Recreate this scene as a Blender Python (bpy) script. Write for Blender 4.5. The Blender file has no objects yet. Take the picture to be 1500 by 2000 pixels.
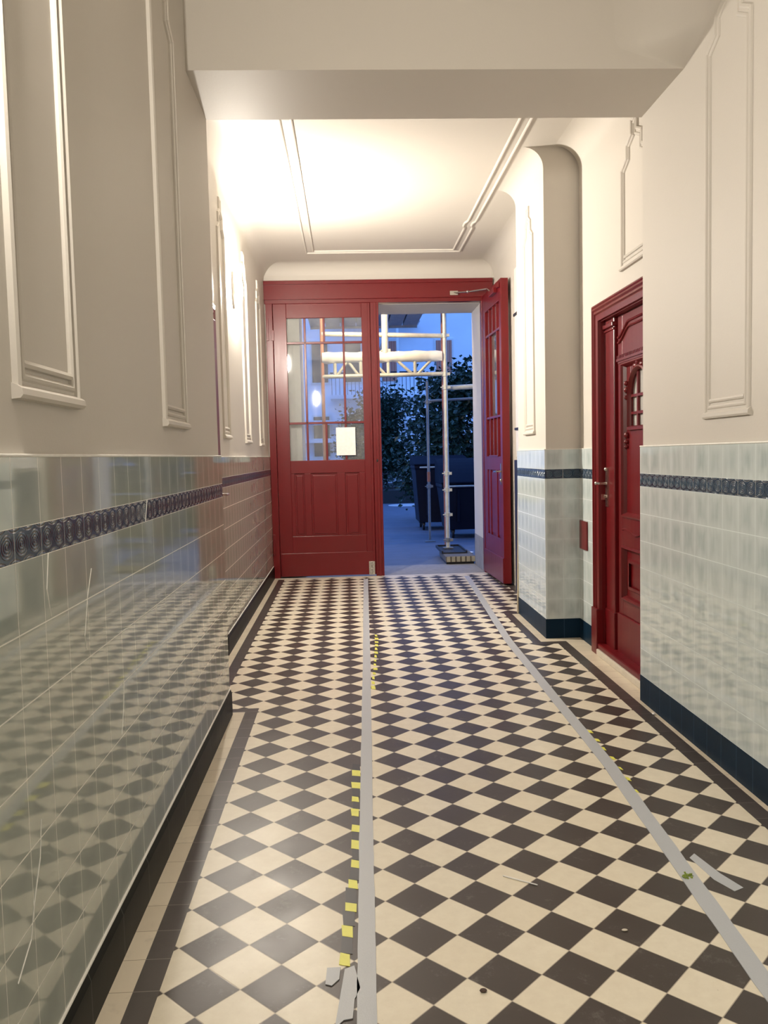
import bpy, bmesh, math, random
from mathutils import Vector, Matrix
random.seed(7)
S = bpy.context.scene
COL = S.collection
# ------------------------------------------------------------------ camera, world, exposure
F_PX, YAW, PIT, ROL, EYE = 1618.76, 0.042, -0.068, 0.0233, 1.5
def setup_camera():
    c, s = math.cos(YAW), math.sin(YAW)
    r0 = Vector((c, -s, 0)); f0 = Vector((s, c, 0)); Z = Vector((0, 0, 1))
    cp, sp = math.cos(PIT), math.sin(PIT)
    d = f0*cp + Z*sp; u0 = f0*-sp + Z*cp
    cr, sr = math.cos(ROL), math.sin(ROL)
    r = r0*cr - u0*sr; u = r0*sr + u0*cr
    cam = bpy.data.cameras.new('camera'); cam.sensor_fit = 'VERTICAL'; cam.sensor_height = 36.0
    cam.lens = 36.0*F_PX/2000.0; cam.clip_start = .05; cam.clip_end = 300
    o = bpy.data.objects.new('camera', cam); COL.objects.link(o)
    m = Matrix.Identity(4)
    for i in range(3): m[i][0] = r[i]; m[i][1] = u[i]; m[i][2] = -d[i]
    m[0][3] = 0; m[1][3] = 0; m[2][3] = EYE
    o.matrix_world = m; S.camera = o
setup_camera()
W = bpy.data.worlds.new('dusk_sky'); S.world = W; W.use_nodes = True
W.node_tree.nodes['Background'].inputs[0].default_value = (0.15, 0.35, 1.0, 1)
W.node_tree.nodes['Background'].inputs[1].default_value = 2.0
S.view_settings.view_transform = 'Standard'; S.view_settings.look = 'None'
S.view_settings.gamma = 1.0; S.view_settings.use_curve_mapping = False
S.view_settings.exposure = 0.0
LAMP_POWER_FAR, LAMP_POWER_NEAR, LAMP_POWER_YARD = 1650.0, 780.0, 800.0
LAMP_COL = (1.0, 0.91, 0.79)

# ------------------------------------------------------------------ main dimensions (metres)
XL, XR = -.728, 1.718          # near tile faces
XLR, XRR = -.958, 1.837        # far bay walls
XP, YP1, YP2 = 1.56, 6.53, 7.6 # pier
YF, YB, ZB = 4.22, 4.82, 3.398 # beam
YD, ZC, ZN = 10.356, 3.86, 4.4
TOP, FR1, FR0, BASE = 1.515, 1.36, 1.285, .157
PR = .014                      # tiles stand proud of the plaster

# ------------------------------------------------------------------ node helper
class NT:
    def __init__(s, name):
        s.m = bpy.data.materials.new(name); s.m.use_nodes = True
        s.t = s.m.node_tree; s.n = s.t.nodes; s.l = s.t.links
        s.b = s.n['Principled BSDF']
    def link(s, a, b):
        if isinstance(a, (int, float)): b.default_value = a
        elif isinstance(a, tuple): b.default_value = a if len(a) == 4 or b.type != 'RGBA' else (*a, 1)
        else: s.l.new(a, b)
    def node(s, ty, **k):
        n = s.n.new(ty)
        for a, v in k.items(): setattr(n, a, v)
        return n
    def M(s, op, a, b=0.0, c=None, clamp=False):
        n = s.node('ShaderNodeMath', operation=op, use_clamp=clamp)
        s.link(a, n.inputs[0]); s.link(b, n.inputs[1])
        if c is not None: s.link(c, n.inputs[2])
        return n.outputs[0]
    def V(s, op, a, b=(0, 0, 0)):
        n = s.node('ShaderNodeVectorMath', operation=op)
        s.link(a, n.inputs[0])
        if op == 'SCALE': s.link(b, n.inputs[3])
        else: s.link(b, n.inputs[1])
        return n.outputs[0]
    def pos(s):
        return s.node('ShaderNodeTexCoord').outputs['Object']
    def sep(s, v):
        n = s.node('ShaderNodeSeparateXYZ'); s.link(v, n.inputs[0]); return n.outputs
    def comb(s, x, y, z=0.0):
        n = s.node('ShaderNodeCombineXYZ'); s.link(x, n.inputs[0]); s.link(y, n.inputs[1]); s.link(z, n.inputs[2]); return n.outputs[0]
    def mix(s, f, a, b):
        n = s.node('ShaderNodeMix', data_type='RGBA'); s.link(f, n.inputs[0])
        s.link(a, n.inputs[6]); s.link(b, n.inputs[7]); return n.outputs[2]
    def noise(s, v, scale, detail=3.0, rough=.5):
        n = s.node('ShaderNodeTexNoise'); s.link(v, n.inputs['Vector']); n.inputs['Scale'].default_value = scale
        n.inputs['Detail'].default_value = detail; n.inputs['Roughness'].default_value = rough; return n.outputs['Fac']
    def white(s, v):
        n = s.node('ShaderNodeTexWhiteNoise', noise_dimensions='3D'); s.link(v, n.inputs['Vector']); return n.outputs
    def ramp(s, f, a, b):   # linear step a..b
        n = s.node('ShaderNodeMapRange'); n.clamp = True; s.link(f, n.inputs[0])
        n.inputs[1].default_value = a; n.inputs[2].default_value = b; return n.outputs[0]
    def bump(s, h, st, dist=.01, normal=None):
        n = s.node('ShaderNodeBump'); s.link(h, n.inputs['Height']); n.inputs['Strength'].default_value = st
        n.inputs['Distance'].default_value = dist
        if normal is not None: s.link(normal, n.inputs['Normal'])
        return n.outputs[0]
    def out(s, color=None, rough=None, normal=None, **k):
        if color is not None: s.link(color, s.b.inputs['Base Color'])
        if rough is not None: s.link(rough, s.b.inputs['Roughness'])
        if normal is not None: s.link(normal, s.b.inputs['Normal'])
        for a, v in k.items(): s.link(v, s.b.inputs[a.replace('_', ' ')])
        return s.m

def simple(name, col, rough=.5, metal=0.0, nscale=30, namp=.12, bump=.05, spec=.5):
    t = NT(name); p = t.pos(); n = t.noise(p, nscale)
    c = t.mix(n, tuple(x*(1-namp) for x in col), tuple(min(1, x*(1+namp)) for x in col))
    return t.out(c, rough, t.bump(n, bump, .004), Metallic=metal, Specular_IOR_Level=spec)

def paint_wall(name, col):
    t = NT(name); p = t.pos()
    n1 = t.noise(p, 1.3, 2); n2 = t.noise(p, 90, 4, .6)
    c = t.mix(n1, tuple(x*.965 for x in col), col)
    h = t.M('ADD', n2, t.M('MULTIPLY', t.noise(p, 14, 3), .8))
    return t.out(c, .55, t.bump(h, .10, .004), Specular_IOR_Level=.25)

def gloss_red():
    t = NT('dark_red_gloss_paint'); p = t.pos(); x, y, z = t.sep(p)
    v = t.comb(t.M('MULTIPLY', x, 18), t.M('MULTIPLY', y, 18), t.M('MULTIPLY', z, 1.6))
    g = t.noise(v, 1.6, 3); w = t.noise(p, 3, 2)
    c = t.mix(w, (.120, .0032, .0055), (.150, .0042, .0075))
    return t.out(c, t.M('ADD', t.M('MULTIPLY', g, .12), .27), t.bump(g, .06, .004), Specular_IOR_Level=.5)

def tile_mat(name, axis, u0, pu, lower=True, lo=(.43, .50, .505), hi=(.60, .665, .665), calm=1.0, joint=None):
    """glazed wall tiles with pale joints; axis = horizontal coordinate along the wall"""
    t = NT(name); p = t.pos(); q = t.sep(p)
    u = t.M('DIVIDE', t.M('SUBTRACT', q[axis], u0), pu)
    z = q[2]
    up = t.M('GREATER_THAN', z, 1.32)
    v = t.M('ADD', t.M('DIVIDE', t.M('SUBTRACT', FR0, z), .161), t.M('MULTIPLY', up, .4658+.001))
    iu, iv = t.M('FLOOR', u), t.M('FLOOR', v)
    fu, fv = t.M('FRACT', u), t.M('FRACT', v)
    eu = t.M('MULTIPLY', t.M('MINIMUM', fu, t.M('SUBTRACT', 1.0, fu)), pu)
    ev = t.M('MULTIPLY', t.M('MINIMUM', fv, t.M('SUBTRACT', 1.0, fv)), .161)
    rnd = t.white(t.comb(iu, iv, 3.0)); rc = rnd['Color']; rv = rnd['Value']
    # joints: bed joints wider than the uprights, their width wanders
    wj = t.M('ADD', .0011, t.M('MULTIPLY', t.noise(t.comb(iu, iv, 0.0), .9, 1), .0006))
    gu = t.M('LESS_THAN', eu, t.M('MULTIPLY', wj, .75)); gv = t.M('LESS_THAN', ev, t.M('MULTIPLY', wj, 1.25))
    g = t.M('MAXIMUM', gu, gv)
    edge = t.M('MINIMUM', eu, ev)
    cen = t.ramp(t.M('ADD', edge, t.M('MULTIPLY', t.M('SUBTRACT', t.noise(p, 9, 3), .5), .06)), .0, .055)
    cen = t.M('MULTIPLY', cen, t.M('ADD', .45, t.M('MULTIPLY', rv, .55)))
    glaze = t.mix(cen, hi, lo)
    if joint is None:      # glaze pooling streaks down each tile
        st = t.noise(t.comb(t.M('MULTIPLY', q[axis], 14.0), t.M('MULTIPLY', z, 2.2), rv), 2.5, 3)
        glaze = t.mix(t.M('MULTIPLY', t.ramp(st, .42, .68), .40), glaze, tuple(v*1.12 for v in hi))
    col = t.mix(g, glaze, joint or tuple(v*1.08 for v in hi))
    # every tile sits at its own slight angle and the glaze is wavy
    geo = t.node('ShaderNodeNewGeometry').outputs['Normal']
    tilt = t.V('SCALE', t.V('SUBTRACT', rc, (.5, .5, .5)), .010*calm)
    nn = t.V('NORMALIZE', t.V('ADD', geo, tilt))
    h = t.M('ADD', t.M('MULTIPLY', t.noise(p, 7, 1), .55), t.M('MULTIPLY', t.ramp(edge, .0, .005), .10))
    nb = t.bump(h, .10*calm*calm, .02, nn)
    return t.out(col, t.M('ADD', .045, t.M('MULTIPLY', g, .5)), nb, Specular_IOR_Level=.75)

def frieze_mat(name, axis, u0):
    t = NT(name); p = t.pos(); q = t.sep(p)
    pr = .0795
    u = t.M('DIVIDE', t.M('SUBTRACT', q[axis], u0), pr)
    fu = t.M('MULTIPLY', t.M('SUBTRACT', t.M('FRACT', u), .5), pr)
    dz = t.M('SUBTRACT', q[2], (FR0+FR1)/2)
    d = t.M('SQRT', t.M('ADD', t.M('POWER', fu, 2.0), t.M('POWER', t.M('MULTIPLY', dz, 1.35), 2.0)))
    ring = t.M('MULTIPLY', t.M('SINE', t.M('MULTIPLY', d, 620.0)), t.M('LESS_THAN', d, .0385))
    # shallow scallops along both edges
    fs = t.M('MULTIPLY', t.M('SUBTRACT', t.M('FRACT', t.M('ADD', u, .5)), .5), pr)
    de = t.M('SUBTRACT', .0375, t.M('ABSOLUTE', dz))
    d2 = t.M('SQRT', t.M('ADD', t.M('POWER', t.M('MULTIPLY', fs, .8), 2.0), t.M('POWER', t.M('MULTIPLY', t.M('ADD', de, .012), 1.6), 2.0)))
    sc = t.M('MULTIPLY', t.M('SINE', t.M('MULTIPLY', d2, 560.0)), t.M('MULTIPLY', t.M('LESS_THAN', d2, .036), t.M('GREATER_THAN', d, .0385)))
    h = t.M('ADD', ring, sc)
    gj = t.M('FRACT', t.M('DIVIDE', u, 2.0))
    g = t.M('LESS_THAN', t.M('MINIMUM', gj, t.M('SUBTRACT', 1.0, gj)), .0065)
    c = t.mix(t.ramp(h, -.2, 1.0), (.014, .028, .055), (.10, .17, .25))
    c = t.mix(g, c, (.55, .58, .56))
    return t.out(c, .14, t.bump(h, .55, .006), Specular_IOR_Level=.65)

def base_mat(name, axis, u0, pu, col):
    t = NT(name); p = t.pos(); q = t.sep(p)
    fu = t.M('FRACT', t.M('DIVIDE', t.M('SUBTRACT', q[axis], u0), pu))
    g = t.M('LESS_THAN', t.M('MINIMUM', fu, t.M('SUBTRACT', 1.0, fu)), .008)
    n = t.noise(p, 5, 3)
    c = t.mix(n, tuple(x*.7 for x in col), tuple(x*1.4 for x in col))
    c = t.mix(g, c, tuple(min(1, x*3+.03) for x in col))
    return t.out(c, .42, t.bump(n, .06, .02), Specular_IOR_Level=.08)

PD, DX0, DY0 = .2156, .0875, 2.2676
def floor_mat():
    t = NT('checkered_floor_tiles'); p = t.pos(); x, y, z = t.sep(p)
    X = t.M('SUBTRACT', x, DX0); Y = t.M('SUBTRACT', y, DY0)
    a = t.M('DIVIDE', t.M('ADD', X, Y), PD); b = t.M('DIVIDE', t.M('SUBTRACT', X, Y), PD)
    ia, ib = t.M('FLOOR', a), t.M('FLOOR', b)
    par = t.M('GREATER_THAN', t.M('FRACT', t.M('MULTIPLY', t.M('ADD', ia, ib), .5)), .25)
    fa, fb = t.M('FRACT', a), t.M('FRACT', b)
    e = t.M('MINIMUM', t.M('MINIMUM', fa, t.M('SUBTRACT', 1.0, fa)), t.M('MINIMUM', fb, t.M('SUBTRACT', 1.0, fb)))
    rv = t.white(t.comb(ia, ib, 1.0))['Value']
    n = t.noise(p, 22, 5, .65); n2 = t.noise(p, 4.5, 3)
    lt = t.mix(n, (.68, .61, .48), (.86, .80, .66)); lt = t.mix(t.M('MULTIPLY', rv, .25), lt, (.68, .58, .42))
    sp = t.ramp(t.noise(p, 120, 2, .7), .70, .76); lt = t.mix(t.M('MULTIPLY', sp, .45), lt, (.30, .22, .14))
    dk = t.mix(n2, (.040, .031, .027), (.070, .057, .051)); dk = t.mix(t.M('MULTIPLY', rv, .5), dk, (.052, .038, .028))
    sc = t.ramp(t.noise(p, 9, 7, .85), .56, .76); dk = t.mix(t.M('MULTIPLY', sc, .42), dk, (.30, .27, .25))
    c = t.mix(par, dk, lt)
    g = t.M('LESS_THAN', e, .0085)
    c = t.mix(g, c, (.42, .36, .28))
    r = t.M('ADD', .27, t.M('MULTIPLY', n2, .22))
    h = t.M('ADD', n, t.M('MULTIPLY', t.ramp(e, 0, .02), .5))
    return t.out(c, r, t.bump(h, .10, .004), Specular_IOR_Level=.38)

def strip_mat(name, c0, c1, gcol, axis_len=.152, rough=.3):
    t = NT(name); p = t.pos(); x, y, z = t.sep(p)
    fy = t.M('FRACT', t.M('DIVIDE', y, axis_len)); g = t.M('LESS_THAN', fy, .014)
    rv = t.white(t.comb(t.M('FLOOR', t.M('DIVIDE', y, axis_len)), 2.0, 0.0))['Value']
    n = t.noise(p, 16, 5, .65)
    c = t.mix(t.M('ADD', t.M('MULTIPLY', rv, .5), t.M('MULTIPLY', n, .5)), c0, c1)
    st = t.ramp(t.noise(p, 7, 4, .7), .58, .75)
    c = t.mix(t.M('MULTIPLY', st, .35), c, tuple(v*.45 for v in c0))
    return t.out(t.mix(g, c, gcol), rough, t.bump(n, .1, .004))

WALL = (.595, .560, .507)
M = {}
M['plaster'] = paint_wall('off_white_wall_paint', WALL)
M['plaster_out'] = paint_wall('courtyard_wall_render', (.62, .58, .50))
M['red'] = gloss_red()
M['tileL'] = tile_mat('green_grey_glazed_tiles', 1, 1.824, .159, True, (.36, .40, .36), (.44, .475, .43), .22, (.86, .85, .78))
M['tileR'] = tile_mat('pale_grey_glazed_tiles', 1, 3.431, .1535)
M['tileP'] = tile_mat('pier_glazed_tiles', 1, YP1, .1535)
M['tileX'] = tile_mat('pier_side_glazed_tiles', 0, 1.705, .158)
M['friezeL'] = frieze_mat('navy_relief_tiles', 1, 1.824)
M['friezeR'] = frieze_mat('navy_relief_tiles_right', 1, 3.431)
M['friezeX'] = frieze_mat('navy_relief_tiles_side', 0, 1.705)
M['baseL'] = base_mat('black_glazed_skirting', 1, 1.824, .318, (.012, .013, .012))
M['baseR'] = base_mat('navy_glazed_skirting', 1, 3.431, .1535, (.006, .020, .040))
M['baseX'] = base_mat('navy_glazed_skirting_side', 0, 1.705, .158, (.006, .020, .040))
M['grout'] = simple('white_joint_filler', (.80, .79, .74), .5)
M['floor'] = floor_mat()
M['fdark'] = strip_mat('dark_border_tiles', (.048, .038, .034), (.085, .072, .066), (.30, .27, .24))
M['fbeige'] = strip_mat('beige_border_tiles', (.64, .56, .43), (.80, .72, .57), (.30, .23, .15))
M['fwhite'] = simple('pale_stone', (.66, .60, .50), .5)
M['greystone'] = simple('worn_grey_stone', (.26, .25, .24), .7, nscale=12, namp=.3)
M['tape'] = simple('grey_fabric_tape', (.47, .49, .52), .42, nscale=260, namp=.06, bump=.12)
M['black'] = simple('black_plastic', (.012, .012, .013), .4)
M['yellow'] = simple('yellow_tape', (.80, .78, .12), .45)
M['chrome'] = simple('satin_metal', (.62, .60, .56), .25, 1.0)
M['paper'] = simple('white_paper', (.88, .87, .85), .6)
M['white'] = simple('white_gloss_paint', (.78, .76, .70), .35)
M['beigeboard'] = simple('beige_board', (.66, .56, .40), .5)
M['steel'] = simple('galvanised_scaffold_steel', (.58, .56, .47), .45, .25, nscale=18, namp=.25)
M['steel_dull'] = simple('dull_scaffold_steel', (.22, .23, .24), .5, .3, nscale=18, namp=.25)
M['rust'] = simple('orange_painted_steel', (.42, .15, .08), .6, 0, nscale=14, namp=.4)
M['sheet'] = simple('white_protective_sheet', (.80, .78, .70), .5, nscale=9, namp=.15, bump=.5)
M['wood'] = simple('weathered_timber', (.13, .11, .085), .8, nscale=20, namp=.35)
M['deck'] = simple('grey_scaffold_boards', (.50, .48, .46), .7, nscale=15, namp=.3)
M['bin'] = simple('dark_blue_bin_plastic', (.004, .006, .018), .6, spec=.2)
M['binlid'] = simple('bin_lid_plastic', (.005, .008, .018), .7, spec=.08)
M['leaf'] = simple('dark_green_leaves', (.018, .050, .030), .35, nscale=5, namp=.5)
M['bark'] = simple('tree_bark', (.05, .04, .03), .9)
M['iron'] = simple('black_iron', (.012, .012, .015), .5)
M['paving'] = simple('courtyard_paving', (.12, .135, .18), .55, nscale=3, namp=.3, bump=.3)
M['manhole'] = simple('pale_manhole_slab', (.55, .55, .55), .6)
M['facade'] = simple('pale_house_render', (.86, .86, .86), .8, nscale=1.2, namp=.1)
M['soil'] = simple('dark_soil', (.03, .03, .028), .9)
def glow_curtain():  # warm lit-window glow and fold shade put into the curtain colour
    t = NT('glow_tinted_curtain'); p = t.pos(); x, y, z = t.sep(p)
    w = t.M('SINE', t.M('MULTIPLY', x, 60.0))
    return t.out(t.mix(t.ramp(w, -1, 1), (.50, .17, .10), (.62, .26, .16)), .7, t.bump(w, .3, .02))
M['curtain'] = glow_curtain()
def glass(name, tint=(1, 1, 1), rough=0.02, haze=0.0):
    t = NT(name); t.n.remove(t.b)
    tr = t.node('ShaderNodeBsdfTransparent'); tr.inputs[0].default_value = (*tint, 1)
    gl = t.node('ShaderNodeBsdfGlossy'); gl.inputs['Roughness'].default_value = rough
    fr = t.node('ShaderNodeFresnel'); fr.inputs[0].default_value = 1.52
    mx = t.node('ShaderNodeMixShader'); t.l.new(t.M('MULTIPLY', fr.outputs[0], 1.7, clamp=True), mx.inputs[0])
    t.l.new(tr.outputs[0], mx.inputs[1]); t.l.new(gl.outputs[0], mx.inputs[2])
    last = mx.outputs[0]
    if haze:
        df = t.node('ShaderNodeBsdfDiffuse'); df.inputs[0].default_value = (.75, .75, .72, 1)
        m2 = t.node('ShaderNodeMixShader'); t.l.new(t.M('MULTIPLY', t.noise(t.pos(), 5, 3), haze*2), m2.inputs[0])
        t.l.new(last, m2.inputs[1]); t.l.new(df.outputs[0], m2.inputs[2]); last = m2.outputs[0]
    t.l.new(last, t.n['Material Output'].inputs[0]); return t.m
M['glass'] = glass('hazy_window_glass', (.93, .95, .96), .03, .10)  # clear pane with a patchy pale film mixed over it
M['frost'] = simple('frosted_grey_glass', (.50, .49, .46), .25)
M['winglass'] = simple('dark_window_glass', (.03, .04, .06), .08)
def emit(name, col, st):
    t = NT(name); t.b.inputs['Base Color'].default_value = (.9, .9, .88, 1)
    t.b.inputs['Emission Color'].default_value = (*col, 1); t.b.inputs['Emission Strength'].default_value = st; return t.m

# ------------------------------------------------------------------ mesh helpers
class MB:
    def __init__(s): s.v = []; s.f = []; s.mi = []; s.cur = 0
    def add(s, vs, fs):
        b = len(s.v); s.v += [tuple(v) for v in vs]
        for f in fs: s.f.append(tuple(b+i for i in f)); s.mi.append(s.cur)
        return s
    def box(s, x0, x1, y0, y1, z0, z1):
        x0, x1 = min(x0, x1), max(x0, x1); y0, y1 = min(y0, y1), max(y0, y1); z0, z1 = min(z0, z1), max(z0, z1)
        vs = [(x, y, z) for z in (z0, z1) for y in (y0, y1) for x in (x0, x1)]
        return s.add(vs, [(0, 2, 3, 1), (4, 5, 7, 6), (0, 1, 5, 4), (2, 6, 7, 3), (0, 4, 6, 2), (1, 3, 7, 5)])
    def tube(s, a, b, r, n=12, r2=None, caps=True):
        a, b = Vector(a), Vector(b); d = (b-a).normalized(); r2 = r if r2 is None else r2
        h = Vector((0, 0, 1)) if abs(d.z) < .9 else Vector((1, 0, 0))
        p = d.cross(h).normalized(); q = d.cross(p)
        vs = []
        for c, R in ((a, r), (b, r2)):
            for i in range(n):
                t = 2*math.pi*i/n; vs.append(c+p*math.cos(t)*R+q*math.sin(t)*R)
        fs = [(i, (i+1) % n, n+(i+1) % n, n+i) for i in range(n)]
        if caps: fs += [tuple(range(n-1, -1, -1)), tuple(range(n, 2*n))]
        return s.add(vs, fs)
    def path(s, pts, r, n=8):
        for a, b in zip(pts, pts[1:]): s.tube(a, b, r, n)
        return s
    def ell(s, c, rx, ry, rz, n=16, m=10):
        vs = [(c[0], c[1], c[2]+rz)]
        for j in range(1, m):
            ph = math.pi*j/m
            for i in range(n):
                t = 2*math.pi*i/n; vs.append((c[0]+rx*math.sin(ph)*math.cos(t), c[1]+ry*math.sin(ph)*math.sin(t), c[2]+rz*math.cos(ph)))
        vs.append((c[0], c[1], c[2]-rz)); L = len(vs)-1; fs = []
        for i in range(n): fs.append((0, 1+i, 1+(i+1) % n)); fs.append((L, L-n+(i+1) % n, L-n+i))
        for j in range(m-2):
            for i in range(n): a = 1+j*n+i; b = 1+j*n+(i+1) % n; fs.append((a, a+n, b+n, b))
        return s.add(vs, fs)
    def prism(s, poly, lo, hi, fn):
        """poly in 2D extruded lo..hi, fn(u,v,w) -> point"""
        n = len(poly); vs = [fn(u, v, lo) for u, v in poly]+[fn(u, v, hi) for u, v in poly]
        fs = [(i, (i+1) % n, n+(i+1) % n, n+i) for i in range(n)]+[tuple(range(n-1, -1, -1)), tuple(range(n, 2*n))]
        return s.add(vs, fs)
    def lathe(s, prof, c, n=20, axis='z'):
        vs = []
        for r, h in prof:
            for i in range(n):
                t = 2*math.pi*i/n; a, b = r*math.cos(t), r*math.sin(t)
                vs.append((c[0]+a, c[1]+b, c[2]+h) if axis == 'z' else ((c[0]+h, c[1]+a, c[2]+b) if axis == 'x' else (c[0]+a, c[1]+h, c[2]+b)))
        k = len(prof); fs = []
        for j in range(k-1):
            for i in range(n): fs.append((j*n+i, j*n+(i+1) % n, (j+1)*n+(i+1) % n, (j+1)*n+i))
        fs += [tuple(range(n-1, -1, -1)), tuple(range((k-1)*n, k*n))]
        return s.add(vs, fs)
    def build(s, name, mats, parent=None, bevel=0, smooth=False, origin=None):
        me = bpy.data.meshes.new(name)
        vs = s.v
        if origin is not None: vs = [(v[0]-origin[0], v[1]-origin[1], v[2]-origin[2]) for v in vs]
        me.from_pydata(vs, [], s.f)
        if not isinstance(mats, (list, tuple)): mats = [mats]
        for m in mats: me.materials.append(m)
        for p, i in zip(me.polygons, s.mi): p.material_index = i
        bm = bmesh.new(); bm.from_mesh(me); bmesh.ops.recalc_face_normals(bm, faces=bm.faces)
        if smooth:
            for f in bm.faces: f.smooth = True
            for e in bm.edges:
                if len(e.link_faces) == 2 and e.calc_face_angle(0) > .7: e.smooth = False
        bm.to_mesh(me); bm.free()
        o = bpy.data.objects.new(name, me); COL.objects.link(o)
        if origin is not None: o.location = origin
        if parent: o.parent = parent
        if bevel:
            md = o.modifiers.new('bevel', 'BEVEL'); md.width = bevel; md.segments = 2; md.limit_method = 'ANGLE'; md.angle_limit = .6
            md.harden_normals = False
        return o

def struct(o): o['kind'] = 'structure'; return o
def tag(o, label, cat, group=None, kind=None):
    o['label'] = label; o['category'] = cat
    if group: o['group'] = group
    if kind: o['kind'] = kind
    return o
def empty(name, loc=(0, 0, 0), rz=0):
    o = bpy.data.objects.new(name, None); COL.objects.link(o); o.location = loc; o.rotation_euler = (0, 0, rz)
    o.empty_display_size = .1; return o

def sweep(mb, path, prof, fn, closed=True):
    """sweep an open profile [(inset, height)...] along a 2D path with mitred corners; fn(a,b,h) maps to 3D"""
    n = len(path); rows = []
    for i in range(n):
        p = Vector(path[i])
        pa = Vector(path[i-1]) if (closed or i > 0) else None
        pb = Vector(path[(i+1) % n]) if (closed or i < n-1) else None
        d1 = (p-pa).normalized() if pa is not None else None
        d2 = (pb-p).normalized() if pb is not None else None
        if d1 is None: d1 = d2
        if d2 is None: d2 = d1
        n1 = Vector((-d1.y, d1.x)); n2 = Vector((-d2.y, d2.x))
        k = n1+n2; k = k/max(.25, 1+n1.dot(n2))
        rows.append([fn(p.x+k.x*d, p.y+k.y*d, h) for d, h in prof])
    m = len(prof); vs = [v for r in rows for v in r]; fs = []
    for i in range(n if closed else n-1):
        j = (i+1) % n
        for q in range(m-1): fs.append((i*m+q, j*m+q, j*m+q+1, i*m+q+1))
    mb.add(vs, fs); return mb
PROF = [(-.002, 0), (.002, .013), (.012, .017), (.020, .012), (.024, .005), (.032, .005), (.036, .011), (.043, .013), (.050, .008), (.054, 0)]

# ------------------------------------------------------------------ floor
def build_floor():
    mats = [M['floor'], M['fdark'], M['fbeige'], M['fwhite']]
    xs = sorted({-1.3, -.958, -.894, -.818, XL, -.648, -.573, 1.420, 1.490, XP, 1.608, 1.690, XR, XRR, 1.76, 2.15})
    ys = [-3.2, 4.86, 4.93, YP1-.19, YP1-.11, YP2-.02, YP2+.06, 10.20, 10.31]
    def cls(x, y):
        if y > 10.20: return 3
        if y < 4.86:
            if x < -.648: return 2
            if x < -.573: return 1
        elif y < 4.93 and x < -.573: return 1
        elif y >= 4.93:
            if x < -.894: return 2
            if x < -.818: return 1
        if y < YP1-.19:
            if x > 1.690: return 2
            if x > 1.608: return 1
        elif y < YP1-.11:
            if x > 1.690: return 2
            if x > 1.420: return 1
        elif y < YP2+.06:
            if y > YP2-.02 and x > 1.420: return 1
            if x > 1.490: return 2
            if x > 1.420: return 1
        elif x > 1.76: return 1
        return 0
    mb = MB()
    for i in range(len(xs)-1):
        for j in range(len(ys)-1):
            x0, x1, y0, y1 = xs[i], xs[i+1], ys[j], ys[j+1]
            mb.cur = cls((x0+x1)/2, (y0+y1)/2)
            mb.add([(x0, y0, 0), (x1, y0, 0), (x1, y1, 0), (x0, y1, 0)], [(0, 1, 2, 3)])
    mb.cur = 3
    mb.box(-1.3, 2.15, -3.2, 10.31, -.15, -.002)
    struct(mb.build('floor', mats))
build_floor()

# ------------------------------------------------------------------ walls
def wainscot(parent, rects, tile, frz, base, name='tile_wainscot', bp=.004):
    """rects: list of boxes (x0,x1,y0,y1) footprints of the tile slab"""
    a = MB(); b = MB(); c = MB()
    for x0, x1, y0, y1 in rects:
        a.box(x0, x1, y0, y1, BASE, FR0); a.box(x0, x1, y0, y1, FR1, TOP)
        b.box(x0, x1, y0, y1, FR0, FR1)
    a.build(name, tile, parent); b.build('tile_frieze', frz, parent)

def tub(name, mat, x0, x1, y0, y1, z0, z1, parent=None, bevel=0):
    return MB().box(x0, x1, y0, y1, z0, z1).build(name, mat, parent, bevel)

# near section, left
w = struct(tub('wall_left', M['plaster'], -1.30, XL-PR, -3.2, YB-PR, 0, ZN))
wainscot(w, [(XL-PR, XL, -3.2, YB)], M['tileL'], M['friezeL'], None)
tub('ledge', M['grout'], XL-PR, XL+.003, -3.2, YB+.003, TOP, TOP+.008, w, .003)
b = MB(); b.prism([(XL-PR, 0), (XL+.012, 0), (XL+.012, BASE-.03), (XL+.004, BASE-.006), (XL-PR, BASE-.006)], -3.2, YB+.004, lambda u, v, t: (u, t, v))
bl = struct(b.build('baseboard_left', M['baseL']))
b = MB(); b.tube((XL+.001, -3.2, BASE-.003), (XL+.001, YB, BASE-.003), .0045, 8); b.build('joint_bead', M['grout'], bl)
# hairline cracks filled with pale grout
cr = MB()
for pts in ([(2.345, 1.203), (2.30, 1.13), (2.262, 1.03), (2.272, .99)], [(1.891, .683), (1.874, .60), (1.828, .52), (1.80, .45), (1.719, .40)],
            [(2.02, 1.285), (2.0, 1.20), (2.02, 1.13)], [(3.02, 1.36), (2.985, 1.285)], [(2.62, .81), (2.60, .72), (2.57, .65)]):
    cr.path([(XL+.0004, y, z) for y, z in pts], .0016, 5)
cr.build('crack_filler', M['grout'], w)
# near section, right
w = struct(tub('wall_right', M['plaster'], XR+PR, 2.15, -3.2, YB-PR, 0, ZN))
wainscot(w, [(XR, XR+PR, -3.2, YB)], M['tileR'], M['friezeR'], None)
tub('ledge', M['grout'], XR-.003, XR+PR, -3.2, YB+.003, TOP, TOP+.008, w, .003)
struct(tub('baseboard_right', M['baseR'], XR-.003, XR+PR, -3.2, YB, 0, BASE, None, .002))
struct(tub('wall_back', M['plaster'], -1.3, 2.15, -3.35, -3.2, 0, ZN))
struct(tub('ceiling', M['plaster'], -1.3, 2.15, -3.2, YF, ZN, ZN+.15))
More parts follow.
